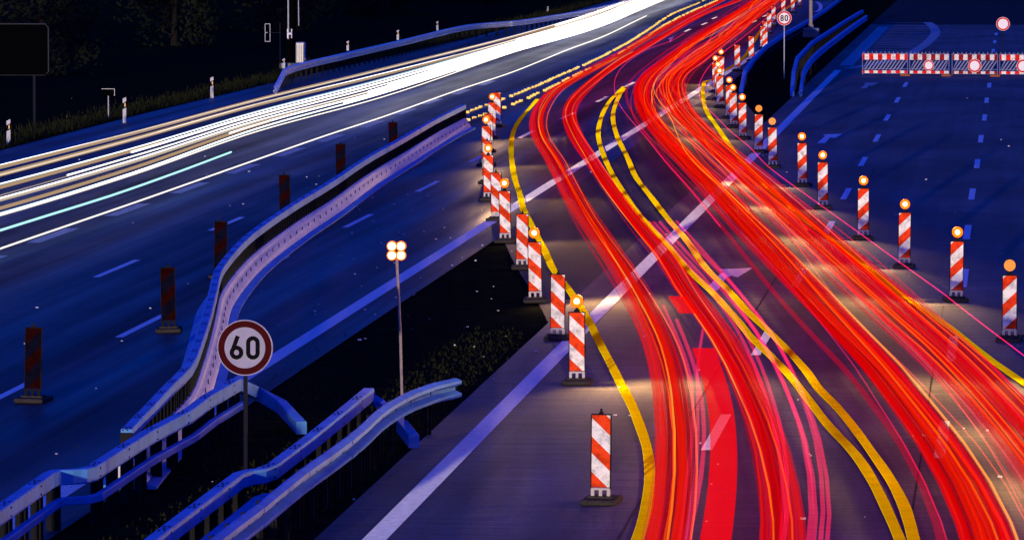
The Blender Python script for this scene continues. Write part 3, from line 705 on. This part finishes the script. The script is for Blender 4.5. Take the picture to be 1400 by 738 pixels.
# far column in the median
bc = P(1108.5, 50)
r = thing('gantry_column', 'pale round steel column on a dark foundation block in the far median', 'column', bc, -ROAD_AZ)
MB().box((0, 0, .20), (.95, 2.0, .5), .03).build('foundation', M['foundation'], r)
MB().tube([(0, 0, .45), (0, 0, .60), (0, 0, .70), (0, 0, 7.0)], [.17, .15, .10, .085], 14).build('shaft', M['pole'], r)
MB().box((0, 0, .46), (.36, .36, .04), .005).build('foot_plate', M['pole'], r)
# curved white road marking behind it
kp = pathP([(1116, 3), (1120.5, 6), (1122, 10), (1120, 14.5), (1115, 17)], 0, 1.0)
ribbon('arc_marking', kp, .26, M['white'], road_l, .012)

# ------------------------------------------------------------------ vegetation
def crown_mesh(seed, rx, rz, n):
    rnd = random.Random(seed); v = []; f = []; cl = []
    for k in range(26):
        a, h = rnd.uniform(0, 6.28), rnd.uniform(-.9, 1)
        q = math.sqrt(max(0, 1 - h * h * .8)) * rnd.uniform(.45, 1)
        cl.append((Vector((math.cos(a) * q * rx, math.sin(a) * q * rx, h * rz)), rnd.uniform(.25, .5) * rx))
    for k in range(n):
        c, s = rnd.choice(cl); p = c + Vector((rnd.gauss(0, 1), rnd.gauss(0, 1), rnd.gauss(0, .8))) * s * .55
        a = Vector((rnd.uniform(-1, 1), rnd.uniform(-1, 1), rnd.uniform(-1, 1))).normalized(); b = a.orthogonal().normalized(); L = rnd.uniform(.10, .22)
        i = len(v); v += [p - a * L, p + b * L * .5, p + a * L, p - b * L * .5]; f.append((i, i + 1, i + 2, i + 3))
    return mesh('crown', v, f)
def trunk_mesh(seed, h):
    rnd = random.Random(seed); mb = MB(); mb.tube([(0, 0, -.2), (.1, 0, h * .4), (0, .1, h)], [.2, .15, .08], 8)
    for k in range(6):
        a = rnd.uniform(0, 6.28); z = h * rnd.uniform(.5, .95)
        mb.tube([(0, 0, z), (math.cos(a) * .8, math.sin(a) * .8, z + .8), (math.cos(a) * 1.5, math.sin(a) * 1.5, z + 1.2)], [.07, .05, .02], 5)
    return mb
cr = [crown_mesh(1, 3.0, 2.8, 2600), crown_mesh(2, 2.6, 3.2, 2600)]
for c in cr: c.materials.append(M['leaf'])
tm = None
spots = [(-23.5, 236, 0.9), (-20.5, 268, 1.0), (-29, 262, 1.3), (-25, 300, 1.25), (-17.5, 318, .95), (-13.5, 352, 1.0), (-20, 356, 1.3), (-8.5, 392, 1.0), (-15, 402, 1.4), (-2.5, 440, 1.1), (-9, 450, 1.5), (4, 486, 1.2), (38, 470, 1.2), (43, 520, 1.4)]
for i, (x, y, s) in enumerate(spots):
    r = thing('broadleaf_tree', f'dark leafy tree behind the verge, {ORD[i]} going away from the sign board' if x < 20 else f'dark leafy tree in the far median, {ORD[i - 12]} beyond the blue rails', 'tree', (x, y, 0), i * 1.3, 'dark trees beside the road')
    r.scale = (s, s, s)
    if tm is None: t_ = trunk_mesh(5, 3.4).build('trunk', M['bark'], r); tm = t_.data
    else: t_ = bpy.data.objects.new('trunk', tm); COL.objects.link(t_); t_.parent = r
    c_ = bpy.data.objects.new('crown', cr[i % 2]); COL.objects.link(c_); c_.parent = r; c_.location = (0, 0, 3.0)
# grass along the left verge and thinly in the median
def blades(pts, n, hmin, hmax, spread, seed):
    rnd = random.Random(seed); v = []; f = []
    for k in range(n):
        q = rnd.random() * (len(pts) - 1); i = int(q); p = pts[i].lerp(pts[i + 1], q - i)
        x, y = p.x - abs(rnd.gauss(0, spread)) , p.y + rnd.uniform(-2, 2); h = rnd.uniform(hmin, hmax) * rnd.uniform(.4, 1) * (.35 + .65 * abs(math.sin(y * .9) * math.sin(y * .23 + 1) + .5 * math.sin(y * 2.7 + x))); a = rnd.uniform(0, 6.28); ww = rnd.uniform(.012, .03)
        lx, ly = rnd.uniform(-.4, .4) * h, rnd.uniform(-.4, .4) * h
        i0 = len(v); v += [(x - ww * math.cos(a), y - ww * math.sin(a), -.03), (x + ww * math.cos(a), y + ww * math.sin(a), -.03), (x + lx, y + ly, h)]; f.append((i0, i0 + 1, i0 + 2))
    return mesh('grass', v, f)
g = link('grass', blades([p + Vector((-.15, 0, 0)) for p in left_edge[1:10]], 34000, .10, .42, .8, 3), M['blade'])
tag(g, 'rough green and yellow grass along the left verge', 'grass', kind='stuff')
rnd = random.Random(9); pts = [on_line(A0, s, -.95) for s in range(-35, 24, 3)]
g = link('grass', blades(pts, 7000, .015, .06, 1.5, 4), M['blade']); tag(g, 'thin dry grass in the dark near median', 'grass', kind='stuff')
# grit scattered on the paving
mb = MB(); rnd = random.Random(12)
for k in range(170):
    px, py = (rnd.uniform(330, 700), rnd.uniform(220, 480)) if k % 2 else (rnd.uniform(20, 1400), rnd.uniform(130, 720))
    p = P(px, py); s = rnd.choice((.010, .012, .015, .02, .026)); mb.box((p.x, p.y, .004 + s * .4), (s * rnd.uniform(.8, 2.2), s * rnd.uniform(1, 2.5), s), 0, rnd.uniform(0, 3))
tag(mb.build('grit', M['debris']), 'pale grit and litter scattered over the carriageways', 'grit', kind='stuff')

# ------------------------------------------------------------------ threads of light left by the traffic
G = {}
def glow(key, col, s, thru=1.0):
    if key not in G: G[key] = glow_mat('glow_' + key, col, s, thru)
    return G[key]
RED = [('red_a', (1, 0, 0), .26, .8), ('red_b', (1, .002, 0), .36, .8), ('red_c', (1, 0, .004), .14, .7), ('crimson', (1, 0, .03), .18, .8), ('scarlet', (1, .022, 0), .34, .8)]
ORANGE = [('orange_a', (1, .11, 0), .42), ('orange_b', (1, .24, .005), .55)]
def streak(parent, ctrl, z, off, rad, spec, step=3.0, wob=.05, t0=0.0, t1=1.0, n=5, flat=1.0):
    """one thread: control pixels surveyed at lamp height z, shifted sideways by off (metres)"""
    base = catmull([P(x, y, z) for x, y in ctrl], step); fr = frames(base)
    a, b = int(t0 * (len(base) - 1)), max(2, int(t1 * (len(base) - 1)) + 1)
    ph, ph2, q = random.uniform(0, 6), random.uniform(0, 6), []
    for i in range(a, b):
        p, nn = base[i], fr[i]; d = p.y
        o = off + wob * math.sin(d / 21 + ph) + wob * .5 * math.sin(d / 9 + ph2)
        q.append(p + nn * o + Vector((0, 0, .03 * math.sin(d / 30 + ph2))) - parent.location)
    rs = [rad * (1 + .10 * math.sin(k * .05 + ph)) for k in range(len(q))]
    return MB().tube(q, rs, n, flat=flat).build('streak', glow(*spec), parent, True)
def bundle(label, at, group=None): return thing('light_trail', label, 'light trail', at, 0, group)

C1 = [(1030, -22), (985, 2), (938, 24), (890, 50), (840, 80), (790, 106), (760, 124), (744, 143), (737, 165), (741, 187), (760, 218), (778, 250), (803, 292), (832, 335), (858, 375), (880, 415), (900, 455), (914, 495), (923, 540), (928, 590), (928, 645), (922, 700), (914, 745), (905, 785)]
C2 = [(1060, -28), (1010, 0), (960, 20), (920, 42), (879, 66), (840, 90), (805, 116), (784, 138), (778, 158), (788, 187), (806, 215), (828, 248), (856, 285), (885, 322), (912, 355), (936, 393), (962, 428), (988, 465), (1008, 500), (1024, 535), (1040, 575), (1052, 615), (1062, 665), (1067, 710), (1067, 745), (1064, 790)]
C3 = [(905, 302), (940, 340), (977, 380), (1005, 415), (1032, 452), (1058, 500), (1078, 548), (1095, 600), (1104, 650), (1107, 700), (1103, 745), (1094, 790)]
C4 = [(1075, -25), (1030, 4), (990, 30), (950, 56), (915, 82), (890, 102), (880, 118), (880, 138), (892, 163), (914, 190), (944, 222), (975, 254), (1008, 290), (1045, 330), (1085, 374), (1125, 418), (1165, 460), (1205, 502), (1248, 555), (1288, 608), (1320, 660), (1346, 715), (1356, 745), (1372, 790)]
C5 = [(1100, -25), (1052, 5), (1015, 34), (980, 60), (948, 84), (925, 104), (921, 124), (930, 148), (952, 174), (985, 205), (1025, 240), (1065, 275), (1110, 315), (1155, 354), (1200, 394), (1245, 434), (1290, 473), (1335, 517), (1380, 565), (1430, 625), (1470, 680)]
rr = random.Random(21)
def slab(parent, ctrl, z, half, h, spec):
    q = [p - parent.location for p in catmull([P(x, y, z) for x, y in ctrl], 2.0)]
    return MB().sweep(q, [(-half, -h / 2), (half, -h / 2), (half, h / 2), (-half, h / 2)]).build('streak', glow(*spec), parent)
WIDE = [('wide_red', (1, 0, 0), .22, .72), ('wide_deep', (1, 0, .004), .11, .7), ('wide_crimson', (1, 0, .035), .13, .8), ('wide_scarlet', (1, .010, 0), .24, .72)]
def fill(parent, ctrl, n, half, rad, pal, z=(.6, .95), wob=.05, t0=0.0, band=None):
    if band: slab(parent, ctrl, .7, half * .9, .02, ('band', (1, 0, .002), band, .5))
    for k in range(n):
        off = half * (2 * (k + .5) / n - 1) + rr.uniform(-.5, .5) * half / n if k % 3 else rr.gauss(0, half * .7)
        if k % 2: streak(parent, ctrl, rr.uniform(*z), off, rr.uniform(.007, .012), rr.choice(WIDE), wob=wob, t0=t0, flat=rr.choice((2.0, 3.0, 4.5, 6.0)), n=6)
        else: streak(parent, ctrl, rr.uniform(*z), off, rr.uniform(*rad) * rr.choice((.45, .6, 1.0)), rr.choice(pal), wob=wob, t0=t0)
b1 = bundle('broad red band of tail light streaks hugging the left yellow line', P(858, 375))
slab(b1, C1, .7, .15, .02, ('band_soft', (1, 0, .002), .13, .62)); fill(b1, C1, 26, .23, (.007, .017), RED)
for o in (-.21, .05): streak(b1, C1, .78, o, .013, ORANGE[0])
b2 = bundle('broad red band of tail light streaks between the left band and the double yellow line', P(912, 355))
slab(b2, C2, .7, .11, .02, ('band_soft', (1, 0, .002), .13, .62)); fill(b2, C2, 22, .19, (.007, .016), RED)
streak(b2, C2, .78, -.15, .013, ORANGE[0]); streak(b2, C2, .80, .14, .013, ORANGE[1], t0=.55)
streak(b1, C1, .74, .02, .016, ORANGE[1], t0=.6)
b3 = bundle('loose pink and red streaks fanning out right of the double yellow line', P(1032, 452))
for o in (-.27, -.20, -.07, 0.0, .20, .27): streak(b3, C3, .75, o, .030, ('pink', (1, .012, .08), .26), wob=.04)
b4 = bundle('wide red and orange streak band sweeping down the right lane, inner wheel side', P(1125, 418))
fill(b4, C4, 36, .30, (.007, .017), RED, wob=.06, band=.16)
streak(b4, C4, .75, -.27, .016, ORANGE[1]); streak(b4, C4, .8, -.10, .014, ORANGE[0])
for o in (-.75, -.55): streak(b4, C4, .72, o, .011, ('salmon', (1, .06, .03), .30), wob=.16)
streak(b4, C4, .7, .40, .010, ('pink', (1, .012, .08), .26), wob=.10)
b5 = bundle('wide red streak band sweeping down the right lane along the right yellow line', P(1245, 434))
fill(b5, C5, 46, .40, (.007, .017), RED, wob=.07, band=.10)
for o in (-.36, -.2, .12, .25, .38): streak(b5, C5, .8, o, .013, ORANGE[0])
for o in (.52, .60): streak(b5, C5, .8, o, .008, ('pink', (1, .012, .08), .26), wob=.03)
# upper fan where the right lane streams in
b6 = bundle('tangle of thin red and orange streaks where the right lane streams in from afar', P(950, 60))
for k in range(16):
    f_ = k / 15
    c = [(a[0] * (1 - f_) + b_[0] * f_, a[1] * (1 - f_) + b_[1] * f_) for a, b_ in zip(C4[:13], C5[:13])]
    streak(b6, c, rr.uniform(.6, .95), rr.uniform(-.35, .35), rr.uniform(.010, .020), rr.choice(RED + ORANGE), wob=.22)
b7 = bundle('single thin pink streak curving outside the red bands beside the right beacons', P(1167, 312))
streak(b7, [(1098, -18), (1055, 18), (1020, 48), (990, 72), (965, 98), (955, 125), (965, 146), (980, 160), (998, 178), (1024, 199), (1050, 226), (1112, 272), (1167, 312), (1246, 370), (1290, 402), (1325, 430), (1399, 487), (1450, 527)], .7, 0, .011, ('hot_pink', (1, .01, .14), .55), wob=.0)
b8 = bundle('single thin pink streak curving alone across the lane to the left of the tangle', P(892, 88))
streak(b8, [(937, 46), (915, 58), (890, 66), (868, 78), (850, 92), (842, 105), (840, 120), (846, 140), (858, 158), (880, 184), (910, 222), (945, 262), (985, 312)], .7, 0, .010, ('hot_pink', (1, .01, .14), .55), wob=.0)
# broad rectangular light of a lorry
b9 = bundle('solid flat red streak with square ends in the middle of the left lane', P(985, 600))
slab(b9, [(962, 477), (975, 515), (985, 556), (989, 600), (989, 640), (985, 690), (977, 745), (968, 790)], .9, .17, .03, ('solid_red', (1, 0, 0), .50, .5))
slab(b9, [(926, 406), (933, 416), (941, 427)], .9, .15, .03, ('solid_red', (1, 0, 0), .50, .5))
for c in ([(962, 450), (955, 500), (955, 540), (955, 600), (950, 660), (936, 740), (925, 785)], [(925, 440), (945, 490), (958, 540), (962, 590), (957, 650), (942, 720), (930, 785)], [(905, 420), (930, 475), (945, 520), (949, 560), (946, 620), (936, 690), (925, 785)]):
    streak(b9, c, .7, 0, .028, ('pink', (1, .012, .08), .26), wob=.02)

# head lights coming the other way
U = [(-120, 253), (0, 223), (180, 178), (350, 134), (520, 94), (700, 50), (800, 20), (862, -3), (930, -28)]
Lw = [(-120, 330), (0, 299), (180, 243), (350, 182), (520, 134), (700, 73), (812, 40), (918, -3), (1000, -34)]
b10 = bundle('dense stream of white and cream head light streaks along the left carriageway', P(350, 160))
WH = {'w': ('white', (1, .97, .92), 1.7), 'c': ('cream', (1, .80, .55), .36, .5), 'b': ('ice', (.55, .85, 1), .5, .6), 't': ('tan', (1, .66, .36), .30, .4)}
head = [(.055, .070, 't', 0, 1), (.04, .020, 'w', 0, 1), (.22, .070, 't', 0, 1), (.205, .022, 'w', 0, 1), (.37, .026, 'b', 0, 1), (.385, .012, 'w', 0, 1), (.455, .050, 't', 0, .10), (.46, .034, 'w', .085, 1), (.555, .020, 'w', .05, 1), (.575, .012, 'c', 0, 1), (.665, .045, 'c', 0, 1), (.655, .018, 'w', 0, 1), (.79, .050, 't', 0, .15), (.79, .030, 'w', .13, 1), (.88, .022, 'b', 0, 1), (.895, .018, 'w', 0, 1), (.965, .030, 'c', 0, 1), (.965, .012, 'w', 0, 1)]
head = [(a, b * .85, c, d, e) for a, b, c, d, e in head]
for f_, r_, k, t0, t1 in head:
    c = [(a[0] * (1 - f_) + b_[0] * f_, a[1] * (1 - f_) + b_[1] * f_) for a, b_ in zip(U, Lw)]
    streak(b10, c, .68, 0, r_, WH[k], wob=.004, t0=t0, t1=t1, n=6)
for f_, t0 in ((.30, .42), (.42, .30), (.50, .35), (.60, .25), (.71, .22), (.75, .3), (.84, .2), (.93, .3), (.13, .5)):
    c = [(a[0] * (1 - f_) + b_[0] * f_, a[1] * (1 - f_) + b_[1] * f_) for a, b_ in zip(U, Lw)]
    streak(b10, c, .68, 0, .046, WH['w'], wob=.004, t0=t0, n=6)
b11 = bundle('thin cream streak running alone between the white stream and the pale block dashes', P(350, 222))
streak(b11, [(-60, 361), (0, 340), (175, 281), (350, 220), (450, 185), (525, 160), (626, 123), (700, 98), (775, 68), (825, 50), (884, 22.5)], .55, 0, .022, ('cream_line', (1, .90, .74), .75), wob=0)
b12 = bundle('thin turquoise streak that ends abruptly beside the white stream', P(150, 268))
streak(b12, [(-60, 333), (0, 314), (75, 291), (150, 268), (240, 237), (316, 209)], .55, 0, .026, ('turquoise', (.45, .95, .88), .6), wob=0)
